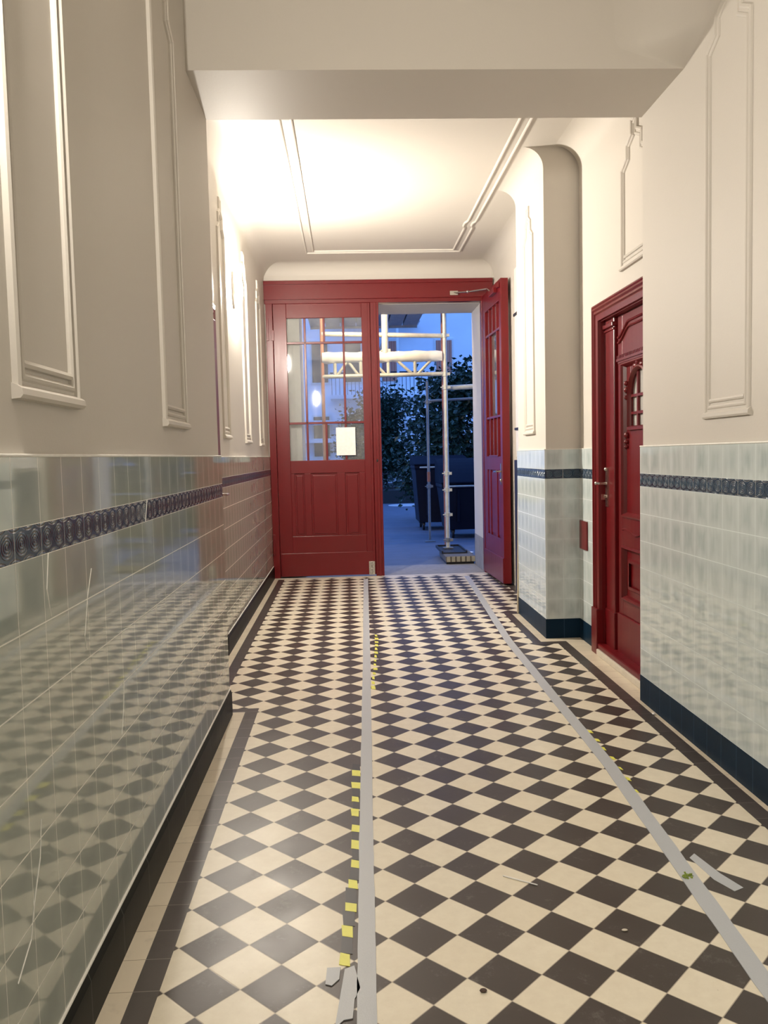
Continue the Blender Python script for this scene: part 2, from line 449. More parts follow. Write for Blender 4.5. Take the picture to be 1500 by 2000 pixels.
# beam between the two sections, with the rounded inner corner on its right
bm_ = MB(); bm_.box(XL-PR, XR+PR, YF, YB, ZB, ZN)
K, NZ = 12, 14; vs = []
zs = [ZB, ZB+.01, ZB+.025, ZB+.045, ZB+.07, ZB+.10, ZB+.14, ZB+.2, ZB+.3, ZB+.45, ZB+.6, ZB+.8, ZN]
for z in zs:
    r = .001+.36*min(1, (z-ZB)/.11)**.85
    for k in range(K+1):
        t = math.pi/2*k/K; vs.append((XR+PR-r+r*math.cos(t), YF+.0005-r+r*math.sin(t), z))
bm_.add(vs, [(j*(K+1)+k, j*(K+1)+k+1, (j+1)*(K+1)+k+1, (j+1)*(K+1)+k) for j in range(len(zs)-1) for k in range(K)])
struct(bm_.build('trim_1', M['plaster'], smooth=True))
# far bay: side walls whose tops curve into the ceiling
def coved(xw, sgn, y0, y1, name, r, back, z0=0):
    """wall with plaster face at x=xw facing +sgn, cove of radius r up to ZC"""
    poly = [(xw, z0), (xw, ZC-r)]
    for k in range(1, 11):
        t = math.pi/2*k/10; poly.append((xw+sgn*r*(1-math.cos(t)), ZC-r+r*math.sin(t)))
    poly += [(back, ZC), (back, z0)]
    mb = MB().prism(poly, y0, y1, lambda u, v, t: (u, t, v))
    return mb.build(name, M['plaster'], smooth=True)
w = struct(coved(XLR-PR, 1, YB-PR, YD, 'wall_left', .20, -1.3))
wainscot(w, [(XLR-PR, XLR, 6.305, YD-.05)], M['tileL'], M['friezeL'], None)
tub('ledge', M['grout'], XLR-PR, XLR+.003, 6.305, YD-.05, TOP, TOP+.008, w, .003)
b = MB(); b.prism([(XLR-PR, 0), (XLR+.012, 0), (XLR+.012, BASE-.03), (XLR+.004, BASE-.006), (XLR-PR, BASE-.006)], 6.305, YD-.05, lambda u, v, t: (u, t, v))
bl = struct(b.build('baseboard_left', M['baseL']))
b = MB(); b.tube((XLR+.001, 6.36, BASE-.003), (XLR+.001, YD-.05, BASE-.003), .0045, 8); b.build('joint_bead', M['grout'], bl)
DY_A, DY_B = 6.07, 4.835         # red side door casing, outer edges
struct(coved(XRR+PR, -1, YB-PR, DY_A-.05, 'wall_right', .19, 2.15, 2.50))
struct(tub('wall_right', M['plaster'], XRR+PR, 2.15, YB-PR, DY_B+.06, 0, 2.50)); struct(tub('wall_right', M['plaster'], 1.96, 2.15, DY_B+.06, DY_A-.05, 0, 2.50))
w = struct(coved(XRR+PR, -1, DY_A-.05, YP1, 'wall_right', .19, 2.15))
wainscot(w, [(XRR, XRR+PR, DY_A, YP1)], M['tileR'], M['friezeR'], None)
tub('ledge', M['grout'], XRR-.003, XRR+PR, DY_A, YP1, TOP, TOP+.006, w)
struct(tub('baseboard_right', M['baseR'], XRR-.003, XRR+PR, DY_A, YP1, 0, BASE))
w = struct(coved(XP+PR, -1, YP1+PR, YP2, 'wall_right_pier', .16, 2.15)); w.name = 'wall_right'
wainscot(w, [(XP, XP+PR, YP1, YP2)], M['tileP'], M['friezeR'], None)
wainscot(w, [(XP+PR, XRR+PR, YP1, YP1+PR)], M['tileX'], M['friezeX'], None, 'tile_wainscot')
tub('ledge', M['grout'], XP-.003, XRR, YP1-.003, YP2, TOP, TOP+.006, w)
struct(tub('baseboard_right', M['baseR'], XP-.003, XP+PR, YP1-.003, YP2, 0, BASE))
struct(tub('baseboard_right', M['baseX'], XP+PR, XRR, YP1-.003, YP1+PR, 0, BASE))
w = struct(coved(XRR+PR, -1, YP2, YD, 'wall_right', .16, 2.15))
# far bay ceiling with cove against the gate wall
mb = MB(); mb.box(-1.3, 2.15, YB, YD+.1, ZC, ZC+.15)
r = .14; poly = [(YD, ZC-r)]
for k in range(1, 9):
    t = math.pi/2*k/8; poly.append((YD-r*(1-math.cos(t)), ZC-r+r*math.sin(t)))
poly += [(YD+.1, ZC), (YD+.1, ZC-r)]
mb.prism(poly, XLR-PR, XRR+PR, lambda u, v, t: (t, u, v))
struct(mb.build('ceiling', M['plaster'], smooth=True))
ct = MB()
def cfn(a, b2, h): return (a, b2, ZC-h)
P2 = [(-.001, 0), (.001, .012), (.008, .016), (.016, .012), (.020, .002), (.078, .002), (.082, .012), (.090, .016), (.098, .012), (.101, 0)]
def rectpath(x0, x1, y0, y1): return [(x0, y0), (x1, y0), (x1, y1), (x0, y1)]
outer = [(-.425, 5.2), (1.372, 5.2), (1.372, 8.55), (1.35, 8.62), (1.35, 8.72), (1.372, 8.80), (1.372, 9.80), (-.425, 9.80)]
sweep(ct, outer, P2, cfn)
struct(ct.build('trim_2', M['plaster'], smooth=False))
# gate wall: masonry above and behind the gate, with plastered reveals to the yard
gw = MB()
OX0, OX1, OZ, OY = -.56, 1.70, 3.372, 11.16
gw.box(-1.3, 2.15, YD, YD+.12, 3.60, ZC)
gw.box(-9, OX0, YD+.07, OY, -.1, 9); gw.box(OX1, 9, YD+.07, OY, -.1, 9); gw.box(OX0, OX1, YD+.07, OY, OZ, 9)
gw.box(-1.3, XLR, YD-.02, YD+.07, 0, ZC); gw.box(XRR, 2.15, YD-.02, YD+.07, 0, ZC)
gwo = struct(gw.build('wall_front', M['plaster']))
rp = MB(); rp.box(OX1-.004, OX1+.01, YD+.075, OY+.003, 0, .42); rp.box(OX1-.004, 3, OY-.01, OY+.004, 0, .42)
rp.box(OX0-.01, OX0+.004, YD+.075, OY+.003, 0, .42); rp.build('grey_plinth', M['greystone'], gwo)
struct(tub('floor', M['greystone'], -1.2, 2.1, 10.31, 11.25, -.15, -.004)).name = 'floor'

# ------------------------------------------------------------------ stucco wall panels
TN = [3]
def panel(face, sgn, a0, a1, z0, z1, steps=True, hk=1.0):
    """raised stucco frame; top corners step inwards"""
    if steps:
        s1, s2 = .09, .17
        w2 = (a1-a0)
        s1, s2 = w2*.2, w2*.38
        path = [(a0, z0), (a1, z0), (a1, z1), (a1-s1, z1+.05), (a1-s1, z1+.13), (a1-s2, z1+.17), (a1-s2, z1+.26), (a0+s2, z1+.26), (a0+s2, z1+.17), (a0+s1, z1+.13), (a0+s1, z1+.05), (a0, z1)]
    else: path = [(a0, z0), (a1, z0), (a1, z1), (a0, z1)]
    fn = lambda a, z, h: (face+sgn*h*hk, a, z)
    mb = MB(); sweep(mb, path, PROF, fn)
    # sill moulding along the bottom and a second bead above it
    sill = [(z0-.012, 0), (z0-.010, .020), (z0-.002, .026), (z0+.012, .024), (z0+.020, .012), (z0+.024, 0)]
    vs = []; n = len(sill)
    for a in (a0-.008, a1+.008): vs += [fn(a, z, h) for z, h in sill]
    mb.add(vs, [(i, i+1, n+i+1, n+i) for i in range(n-1)]+[tuple(range(n)), tuple(range(n, 2*n))])
    sill = [(z0+.062, 0), (z0+.064, .008), (z0+.072, .012), (z0+.080, .008), (z0+.083, 0)]; vs = []; n = len(sill)
    for a in (a0+.05, a1-.05): vs += [fn(a, z, h) for z, h in sill]
    mb.add(vs, [(i, i+1, n+i+1, n+i) for i in range(n-1)])
    struct(mb.build('trim_%d' % TN[0], M['plaster'])); TN[0] += 1
PL = XL-PR; PRR = XR+PR
panel(PL, 1, 1.895, 2.325, 1.657, 3.37)
panel(PL, 1, 3.400, 3.865, 1.650, 3.36)
panel(PL, 1, .35, .80, 1.657, 3.37)
panel(PRR, -1, 3.510, 3.955, 1.650, 3.34, hk=.6)
panel(PRR, -1, 2.0, 2.45, 1.650, 3.34, hk=.6)
panel(XRR+PR, -1, 5.02, 5.512, 2.69, 3.33)
panel(XP+PR, -1, 6.90, 7.28, 1.66, 3.30)
panel(XLR-PR, 1, 6.58, 6.93, 1.675, 3.30)
panel(XLR-PR, 1, 7.98, 8.39, 1.66, 3.22)
panel(XLR-PR, 1, 9.28, 9.66, 1.65, 3.22)

# ------------------------------------------------------------------ gate (door_1)
def glazed_leaf(root, W_, H_, T_, flip, name, fs=.16, ft=.16):
    """leaf in local coords x 0..W_, y 0..T_ (room face at y=0); returns part"""
    fx = (lambda x: W_-x) if flip else (lambda x: x)
    def bx(mb, x0, x1, y0, y1, z0, z1): mb.box(fx(x0), fx(x1), y0, y1, z0, z1)
    gx0, gx1, gz0, gz1 = .16, 1.08*W_/1.19, 1.46, 3.20
    mb = MB()
    bx(mb, 0, gx0, 0, T_, .02, H_); bx(mb, gx1, W_, 0, T_, .02, H_)      # stiles
    bx(mb, gx0, gx1, 0, T_, gz1, H_); bx(mb, gx0, gx1, 0, T_, 1.30, gz1 and gz0)
    pw = gx1-gx0; cols = [(0, .05), (.18, .27), (.62, .73), (.92, 1.0)]
    for a, c in cols: bx(mb, gx0+pw*a, gx0+pw*c, 0, T_, .52, 1.30)
    bx(mb, gx0, gx1, 0, T_, .02, .52)
    bx(mb, gx0, gx1, .016, T_-.01, .52, 1.30)                             # sunk panels
    fr = mb.build(name, M['red'], root, .004)
    rp = MB()
    for a, c in ((.05, .18), (.27, .62), (.73, .92)):
        x0, x1 = gx0+pw*a+.012, gx0+pw*c-.012
        bx(rp, x0+.006, x1-.006, .009, .03, .545, 1.275)
    rp.build('raised_panels', M['red'], fr, .0065)
    kb = MB(); bx(kb, .01, W_-.01, -.010, .002, .02, .31); kb.build('kick_board', M['red'], fr, .004)
    mu = MB(); t = .013
    H1, H2 = 2.90, 1.92
    for z in (H1, H2): bx(mu, gx0, gx1, .008, T_-.008, z-t, z+t)
    c1, c2, c3 = gx0+pw*.24, gx0+pw*.495, gx0+pw*.755
    for x in (c1, c2, c3): bx(mu, x-t, x+t, .008, T_-.008, H1, gz1); bx(mu, x-t, x+t, .008, T_-.008, gz0, H2)
    for x in (c1, c3): bx(mu, x-t, x+t, .008, T_-.008, H2, H1)
    mu.build('glazing_bars', M['red'], fr, .003)
    gz = MB()
    def pane(x0, x1, z0, z1):
        g = MB(); bx(g, x0+t, x1-t, T_/2-.002, T_/2+.002, z0+t, z1-t); g.build('glass_pane', M['glass'], fr)
    e = [gx0-t, c1, c2, c3, gx1+t]
    for i in range(4): pane(e[i], e[i+1], H1, gz1+t); pane(e[i], e[i+1], gz0-t, H2)
    pane(e[0], e[1], H2, H1); pane(c1, c3, H2, H1); pane(c3, e[4], H2, H1)
    return fr
D1 = empty('door_1', (0, YD, 0)); D1['kind'] = 'structure'
fr = MB(); yo = 0
fr.box(-.985, 1.834, -.075, .07, 3.42, 3.62)                # header
fr.box(-.985, 1.834, -.090, .02, 3.60, 3.645)
fr.box(-.97, 1.834, -.050, .07, 3.375, 3.425)
fr.box(-.958, -.875, -.05, .07, 0, 3.38); fr.box(1.692, 1.834, -.05, .07, 0, 3.38)
fr.box(1.700, 1.76, -.062, -.04, 0, 3.38)
fro = fr.build('door_frame', M['red'], D1, .005)
hg = MB(); hg.box(-.955, -.925, -.066, -.045, 2.93, 3.2); hg.box(-.9, -.86, -.058, -.048, 2.93, 3.06); hg.box(-.955, -.925, -.066, -.045, .3, .55)
hg.build('hinge', M['red'], fro, .003)
lf = empty('leaf_origin', (-.87, -.045, 0)); lf.parent = D1; lf.name = 'fixed_leaf'
fixed = glazed_leaf(lf, 1.19, 3.375, .05, False, 'leaf_body')
a = MB(); a.box(1.155, 1.185, -.012, .0, .02, 3.37); a.box(1.19, 1.292, -.022, .045, .0, 3.375); a.box(1.225, 1.262, -.034, -.02, .0, 3.375)
a.build('meeting_stile', M['red'], lf, .004)
a = MB(); a.box(1.10, 1.175, -.018, -.010, .015, .185); a.tube((1.138, -.026, .03), (1.138, -.026, .18), .008)
for z in (.05, .10, .15): a.box(1.118, 1.158, -.034, -.016, z-.006, z+.006)
a.build('floor_bolt', M['chrome'], lf, .002)
a = MB(); a.ell((1.235, -.035, 1.44), .011, .006, .018); a.build('keyhole_cover', M['iron'], lf)
# open leaf, swung back against the wall
LO = empty('open_leaf', (1.700, -.055, 0), math.radians(-90+1.6)); LO.parent = D1
opl = glazed_leaf(LO, 1.08, 3.425, .085, False, 'leaf_body')
a = MB(); a.box(.95, 1.165, -.008, .0, .0, .30)
h = MB(); h.box(1.005-.03, 1.045-.03, -.006, .0, 1.14, 1.38)
h.tube((.995, 0, 1.29), (.995, -.055, 1.29), .010); h.tube((1.0, -.055, 1.29), (.87, -.055, 1.285), .0095)
h.ell((.87, -.055, 1.285), .014, .011, .011); h.ell((.995, -.008, 1.19), .014, .014, .018)
h.build('door_handle', M['chrome'], LO, smooth=True)
h = MB(); h.box(.35, .85, -.008, 0, 1.455, 1.475); h.build('thin_ridge', M['red'], LO, .003)  # narrow raised ridge across the leaf
h = MB(); h.box(.98, 1.04, -.03, .0, 3.33, 3.38); h.box(.62, .90, -.045, 0, 3.30, 3.36); h.build('closer_body', M['red'], LO, .004)
h = MB(); h.path([(1.35, -.10, 3.47), (1.50, -.22, 3.455), (1.70, -.40, 3.45), (1.715, -.75, 3.33)], .008)
h.box(1.30, 1.40, -.105, -.088, 3.44, 3.49); h.ell((1.50, -.22, 3.455), .018, .018, .018)
h.build('door_closer_arm', M['chrome'], D1, smooth=True)
# notice on the gate glass
nb = MB(); nb.box(-.137, .100, YD-.058, YD-.0555, 1.515, 1.858)
tag(nb.build('paper_notice', M['paper'], origin=None), 'blank white paper sheet stuck on the lower glass of the closed gate leaf', 'notice')

# ------------------------------------------------------------------ red side door on the right (door_2)
D2 = empty('door_2', (XRR, 5.45, 0)); D2['kind'] = 'structure'
def P(mb, x0, x1, y0, y1, z0, z1): return mb.box(x0-XRR, x1-XRR, y0-5.45, y1-5.45, z0, z1)
cs = MB()
fnc = lambda a, z, h: (-h, a-5.45, z)
PC = [(0, -.01), (0, .030), (.012, .036), (.020, .030), (.026, .034), (.036, .038), (.046, .028), (.052, .032), (.066, .034), (.074, .024), (.082, .026), (.118, .022), (.122, .0), (.122, -.07)]
sweep(cs, [(DY_B, 0), (DY_B, 2.545), (DY_A, 2.545), (DY_A, 0)], [(-d, h) for d, h in PC], fnc, closed=False)
sg = MB()
cs.build('door_casing', M['red'], D2)
a = MB(); P(a, XRR-.046, XRR+.01, DY_A-.125, DY_A+.004, 0, .34); P(a, XRR-.046, XRR+.01, DY_B-.0, DY_B+.125, 0, .34)
a.build('plinth_block', M['red'], D2, .006)
st = MB()   # fixed pilaster strip with capital
P(st, 1.865, 1.93, 5.745, 5.965, .09, 2.43)
pil = st.build('pilaster_strip', M['red'], D2, .006)
st = MB(); P(st, 1.848, 1.93, 5.735, 5.97, 2.36, 2.39); P(st, 1.856, 1.93, 5.74, 5.968, 2.335, 2.352); st.build('capital', M['red'], pil, .005)
st = MB(); P(st, 1.856, 1.93, 5.735, 5.97, .07, .35); st.build('pilaster_foot', M['red'], pil, .006)
a = MB(); P(a, 1.835, 1.93, 4.96, 5.95, 2.42, 2.56); P(a, 1.93, 1.95, 4.86, 5.97, .0, 2.5); a.build('door_lining', M['red'], D2)
# leaf
LX = 1.885
lfm = MB()
ly0, ly1, pz0, pz1, py0, py1 = 4.94, 5.715, 1.05, 2.08, 5.06, 5.625
P(lfm, LX, LX+.05, py1, ly1, .08, 2.42); P(lfm, LX, LX+.05, ly0, py0, .08, 2.42)
P(lfm, LX, LX+.05, py0, py1, pz1, 2.42); P(lfm, LX, LX+.05, py0, py1, .83, pz0); P(lfm, LX, LX+.05, py0, py1, .08, .475)
CY, AW, AZ0, AZ1 = 5.3425, .185, 1.655, 1.86
P(lfm, LX+.022, LX+.05, py0, py1, pz0, AZ0); P(lfm, LX+.022, LX+.05, py0, CY-AW, AZ0, pz1); P(lfm, LX+.022, LX+.05, CY+AW, py1, AZ0, pz1)
# spandrel over the arch
nn = 14; ap = [(CY+AW*math.cos(math.pi*i/nn), AZ1+AW*.95*math.sin(math.pi*i/nn)) for i in range(nn+1)]
for i in range(nn):
    (a0, b0), (a1, b1) = ap[i], ap[i+1]
    vs = [(LX+.022-XRR, a0-5.45, b0), (LX+.022-XRR, a1-5.45, b1), (LX+.022-XRR, a1-5.45, pz1), (LX+.022-XRR, a0-5.45, pz1)]
    vs += [(x+.028, y, z) for x, y, z in vs]
    lfm.add(vs, [(0, 1, 2, 3), (4, 7, 6, 5), (0, 4, 5, 1), (1, 5, 6, 2), (2, 6, 7, 3), (3, 7, 4, 0)])
P(lfm, LX+.022, LX+.05, py0, py1, .475, .83)
leaf = lfm.build('door_leaf', M['red'], D2, .003)
mo = MB()
f2 = lambda x0: (lambda a, z, h: (x0-XRR-h, a-5.45, z))
BEAD = [(-.002, 0), (.002, .014), (.012, .018), (.020, .010), (.030, .002)]
sweep(mo, [(py0, pz0), (py1, pz0), (py1, pz1), (py0, pz1)], [(-.012, 0), (-.008, .012), (.002, .014), (.012, .0), (.022, -.022)], f2(LX))
sweep(mo, [(py0, .475), (py1, .475), (py1, .83), (py0, .83)], [(-.012, 0), (-.008, .012), (.002, .014), (.012, .0), (.022, -.022)], f2(LX))
sweep(mo, [(py0+.08, .55), (py1-.08, .55), (py1-.08, .75), (py0+.08, .75)], [(-.01, -.022), (0, -.006), (.02, -.006)], f2(LX))
# curved crest moulding, two lines
def crest(dz):
    pts = []
    for k in range(0, 41):
        u = k/40; y = ly1-.02-(ly1-ly0-.04)*u; v = abs(2*u-1)      # v=1 at sides
        s = .5-.5*math.cos(math.pi*min(1, (1-v)/.62)); pts.append((y, 2.235+.085*s-.012*math.cos(math.pi*v*2)*0+dz))
    return pts
for dz in (0, .035): sweep(mo, crest(dz), [(-.010, -.002), (-.006, .012), (0, .015), (.006, .012), (.010, -.002)], f2(LX), closed=False)
mo.build('panel_mouldings', M['red'], leaf)
dn = MB(); P(dn, LX-.022, LX, 4.99, 5.69, 2.105, 2.122); P(dn, LX-.014, LX, 5.0, 5.68, 2.09, 2.106)
y = 5.0
while y < 5.68: P(dn, LX-.018, LX, y, y+.014, 2.122, 2.145); y += .028
dn.build('dentil_cornice', M['red'], leaf)
ar = MB(); pth = [(CY+AW, AZ0)]+ap+[(CY-AW, AZ0)]
sweep(ar, pth, [(-.020, 0), (-.016, .020), (-.004, .024), (.006, .012), (.012, 0)], f2(LX+.022), closed=False)
sweep(ar, [(CY-AW-.02, AZ0-.006), (CY+AW+.02, AZ0-.006)], [(-.02, 0), (-.016, .02), (.004, .02), (.012, 0)], f2(LX+.022), closed=False)
for sy in (1, -1):
    for z, r in ((1.95, .016), (1.905, .020), (1.855, .014), (1.60, .022), (1.555, .016), (1.52, .012)):
        ar.ell((LX+.012-XRR, CY+sy*(AW+.052)-5.45, z), .018, r, r, 12, 8)
ar.ell((LX+.010-XRR, CY-5.45, AZ1+AW+.03), .02, .03, .034, 12, 8)
for sy in (1, -1): ar.ell((LX+.012-XRR, CY+sy*.06-5.45, AZ1+AW+.005), .016, .036, .018, 12, 8)
ar.build('carved_arch', M['red'], leaf, smooth=True)
gb = MB()
for y in (CY-.062, CY+.062): P(gb, LX+.024, LX+.038, y-.010, y+.010, AZ0, AZ1+AW*.88)
for z in (1.745, 1.86): P(gb, LX+.022, LX+.040, CY-AW, CY+AW, z-.009, z+.009)
gb.build('glazing_bars', M['red'], leaf)
pg = MB(); P(pg, LX+.040, LX+.044, CY-AW, CY+AW, AZ0, AZ1+AW); pg.build('glass_pane', M['frost'], leaf)
wv = MB()
for dz in (0,):
    pts = [(5.63-.57*k/30, .945+.014*math.sin(2*math.pi*(k/30)*1.5+.6)) for k in range(31)]
    sweep(wv, pts, [(-.007, 0), (-.004, .010), (.004, .010), (.007, 0)], f2(LX), closed=False)
wv.build('wave_moulding', M['red'], leaf)
kk = MB(); P(kk, LX-.014, LX+.0, 4.95, 5.71, .08, .36); kk.build('kick_board', M['red'], leaf, .005)
sl = MB(); P(sl, 1.80, 1.93, 4.96, 5.955, .045, .085); sl.build('door_sill', M['red'], D2, .008)
sl = MB(); P(sl, 1.79, 1.93, 4.96, 5.95, 0, .045); sl.build('stone_step', M['fwhite'], D2, .006)
hd = MB(); px, py = 1.865-XRR, 5.90-5.45
hd.box(px-.009, px, py-.021, py+.021, 1.095, 1.375)
hd.tube((px, py, 1.262), (px-.052, py, 1.262), .009); hd.tube((px-.052, py-.008, 1.262), (px-.052, py+.10, 1.262), .009)
hd.ell((px-.052, py+.10, 1.262), .014, .016, .014)
hd.ell((px-.014, py, 1.365), .012, .020, .014); hd.tube((px-.005, py, 1.17), (px-.026, py, 1.17), .011); hd.box(px-.045, px-.02, py-.002, py+.002, 1.145, 1.185)
hd.build('door_handle', M['chrome'], D2, smooth=True)
# ------------------------------------------------------------------ left bay red door, only its casing edge shows (door_3)
D3 = empty('door_3', (XLR, 5.65, 0)); D3['kind'] = 'structure'
cs = MB(); sweep(cs, [(4.98-5.65, 0), (4.98-5.65, 2.64), (6.30-5.65, 2.64), (6.30-5.65, 0)], [(-d, h*.45) for d, h in PC[:-1]], lambda a, z, h: (h-PR+.002, a, z), closed=False)
cs.build('door_casing', M['red'], D3)
a = MB(); a.box(-.012, .012, -.56, .59, .02, 2.52)
for z0, z1 in ((.45, 1.05), (1.15, 2.30)):
    for y0, y1 in ((-.48, -.04), (.07, .51)): a.box(.012, .022, y0, y1, z0, z1)
a.build('door_leaf', M['red'], D3, .006)
a = MB(); a.box(.012, .02, .52, .56, 1.1, 1.34); a.tube((.02, .54, 1.24), (.065, .54, 1.24), .009); a.tube((.065, .54, 1.24), (.065, .43, 1.24), .009)
a.build('door_handle', M['chrome'], D3)

# ------------------------------------------------------------------ small red plate low on the right wall
a = MB(); a.box(-.012, 0, -.10, .10, 0, .225)
o = a.build('access_plate', M['red'], None, .003); o.location = (XRR, 6.398, .728)
tag(o, 'small plain red plate on pale tiles between the pier and the red side door', 'plate')
# white-painted cupboard behind the open gate leaf
C1 = empty('wall_cupboard', (XRR+PR, 8.30, 0)); tag(C1, 'narrow white wall cupboard half hidden behind the open red gate leaf', 'cupboard')
a = MB(); a.box(-.03, 0, -.62, .62, 1.45, 3.45); bd = a.build('cupboard_body', M['white'], C1, .004)
a = MB(); a.box(-.045, -.03, -.55, .55, 1.52, 3.36); dr = a.build('door', M['white'], C1, .004)
a = MB()
for z in (1.75, 2.95): a.box(-.060, -.045, -.60, .55, z-.012, z+.012)
a.tube((-.055, -.30, 1.5), (-.055, -.30, 3.4), .008); a.build('hinge_bar', M['iron'], dr)
a = MB(); a.box(-.050, 0, -.62, .62, .0, 1.42)  # black sheet added to stand in for the dark gap behind the leaf
tag(a.build('dark_gap_sheet', M['black'], None), 'added black sheet filling the dark gap behind the open red gate leaf', 'sheet').location = (XRR+PR-.002, 8.30, 0.0)
bb = MB(); vs = [(1.600, 7.66, 0), (1.665, 7.70, 0), (1.600, 7.69, 0), (1.665, 7.73, 0)]
bb.prism([(0, 0), (.085, 0), (.040, 1.30), (.022, 1.30)], 0, .016, lambda u, v, t: (u, t, v))
o = bb.build('leaning_board', M['beigeboard'], None); o.location = (1.545, 7.605, 0.0); o.rotation_euler = (0, 0, 0)
tag(o, 'thin tapering beige board standing against the far edge of the tiled pier', 'board')

# ------------------------------------------------------------------ wall lamps
def wall_lamp(y, z, x, power, label):
    L = empty('wall_lamp', (x, y, z)); tag(L, label, 'lamp')
    a = MB(); a.lathe([(.001, 0), (.085, 0), (.085, .018), (.075, .03), (.001, .03)], (0, 0, 0), 24, 'x')
    for i, v in enumerate(a.v): a.v[i] = (v[0], v[1], v[2]*1.9)
    a.build('back_plate', M['white'], L, smooth=True)
    a = MB(); a.ell((.035, 0, 0), .055, .068, .135, 24, 14)
    a.build('lamp_glass', emit('glowing_lamp_glass', LAMP_COL, power), L, smooth=True)
wall_lamp(7.45, 2.98, XLR-PR, LAMP_POWER_FAR, 'glowing oval lamp on the left wall between stucco panels, near the gate')
wall_lamp(1.34, 2.85, XL-PR, LAMP_POWER_NEAR, 'glowing oval lamp on the near left wall, before the first stucco panel')

# ------------------------------------------------------------------ tape and litter on the floor
def ribbon(pts, w, h, n=60, wob=.0015):
    mb = MB(); L = []
    for i in range(n+1):
        t = i/n*(len(pts)-1); k = min(int(t), len(pts)-2); f = t-k
        x = pts[k][0]*(1-f)+pts[k+1][0]*f; y = pts[k][1]*(1-f)+pts[k+1][1]*f
        L.append((x-w/2+random.uniform(-wob, wob), x+w/2+random.uniform(-wob, wob), y))
    vs = []
    for a0, a1, y in L: vs += [(a0, y, .0003), (a0, y, h), (a1, y, h), (a1, y, .0003)]
    fs = []
    for i in range(n):
        b = i*4
        for q in range(3): fs.append((b+q, b+q+1, b+4+q+1, b+4+q))
    fs += [(0, 1, 2, 3), (n*4, n*4+3, n*4+2, n*4+1)]
    return mb.add(vs, fs)
o = ribbon([(.000, 1.2), (.012, 2.10), (.037, 3.34), (.095, 5.8), (.180, 10.05)], .055, .003).build('floor_tape', M['tape'])
tag(o, 'long grey tape strip running down the middle of the checkered floor', 'tape')
o = ribbon([(1.10, 1.2), (1.130, 2.19), (1.208, 3.80), (1.245, 6.52), (1.405, 9.64), (1.42, 10.05)], .062, .003).build('floor_tape', M['tape'])
tag(o, 'long grey tape strip on the checkered floor, nearer the right wall', 'tape')
def hazard(pts, w, ypitch, fill, label, ragged=.35, base=True, group=None):
    """torn hazard tape: dark strip with slanted yellow blocks"""
    mb = MB(); y0, y1 = pts[0][1], pts[-1][1]
    def X(y):
        for (a, b), (c, d) in zip(pts, pts[1:]):
            if y <= d: return a+(c-a)*(y-b)/(d-b)
        return pts[-1][0]
    y = y0; i = 0
    while y < y1:
        ln = ypitch*fill*random.uniform(.75, 1.1)
        wl = w*random.uniform(1-ragged, 1); x = X(y)
        def quad(ya, yb, xa, xb, sk, h):
            p = [(xa, ya), (xb, ya-sk), (xb+random.uniform(-.003, .003), yb-sk), (xa+random.uniform(-.004, .004), yb)]
            vs = [(a, b, .0005) for a, b in p]+[(a, b, h) for a, b in p]
            mb.add(vs, [(4, 5, 6, 7), (0, 1, 5, 4), (1, 2, 6, 5), (2, 3, 7, 6), (3, 0, 4, 7)])
        if base:
            mb.cur = 1; quad(y+ln, y+ypitch+.004, x-wl/2, x+w/2, .01, .0016)
        mb.cur = 0; quad(y, y+ln, x-w/2, x-w/2+wl, .012, .0022)
        if group:
            o = mb.build('hazard_tape', [M['yellow'], M['black']]); tag(o, label, 'tape', group); mb = MB()
        y += ypitch; i += 1
    if group: return
    o = mb.build('hazard_tape', [M['yellow'], M['black']]); tag(o, label, 'tape'); return o
hazard([(-.045, 2.36), (-.030, 2.62), (-.008, 2.92), (.002, 3.95)], .040, .145, .46, 'torn yellow and black hazard tape on the left edge of the central grey tape')
hazard([(.128, 5.25), (.18, 6.2), (.205, 6.85)], .030, .12, .6, 'small yellow tape remnant right of the central grey tape, further down the hall', .5, False, 'yellow tape remnants beside the central tape')
hazard([(1.236, 3.50), (1.257, 3.78), (1.255, 4.30)], .024, .13, .30, 'small yellow tape scrap beside the right-hand grey tape', .6, False, 'yellow tape scraps beside the right tape')
def scrap(name, poly, mat, label, cat, h=.003):
    mb = MB().prism(poly, .0004, h, lambda u, v, t: (u, v, t)); o = mb.build(name, mat); tag(o, label, cat); return o
scrap('tape_scrap', [(-.048, 2.335), (-.020, 2.35), (-.012, 2.30), (-.004, 2.245), (-.020, 2.20), (-.026, 2.12), (-.050, 2.115), (-.073, 2.085), (-.070, 2.12)], M['tape'], 'torn grey tape scrap lying left of the central grey tape, nearest the camera', 'tape')
scrap('tape_scrap', [(-.100, 2.345), (-.060, 2.345), (-.064, 2.29), (-.085, 2.262), (-.103, 2.27)], M['tape'], 'smaller square grey tape scrap just left of the torn long scrap', 'tape')
scrap('paper_scrap', [(1.215, 2.90), (1.245, 2.93), (1.275, 2.78), (1.31, 2.68), (1.27, 2.66), (1.235, 2.74)], M['tape'], 'grey smear of torn tape on a dark tile right of the right-hand tape', 'tape', .0012)
mb = MB()
for i in range(16):
    a = random.uniform(0, 6.3); r_ = random.uniform(0, .022); x, y = 1.151+r_*math.cos(a), 2.765+r_*math.sin(a)
    s_ = random.uniform(.006, .012); an = random.uniform(0, 3)
    mb.add([(x-s_*math.cos(an), y-s_*math.sin(an), .004+random.uniform(0, .004)), (x+.004, y-.004, .002), (x+s_*math.cos(an), y+s_*math.sin(an), .004+random.uniform(0, .006)), (x-.004, y+.005, .007)], [(0, 1, 2, 3)])
tag(mb.build('plant_bit', simple('moss_green', (.22, .30, .04), .7)), 'small crumpled green plant bit on the right-hand grey tape', 'plant')
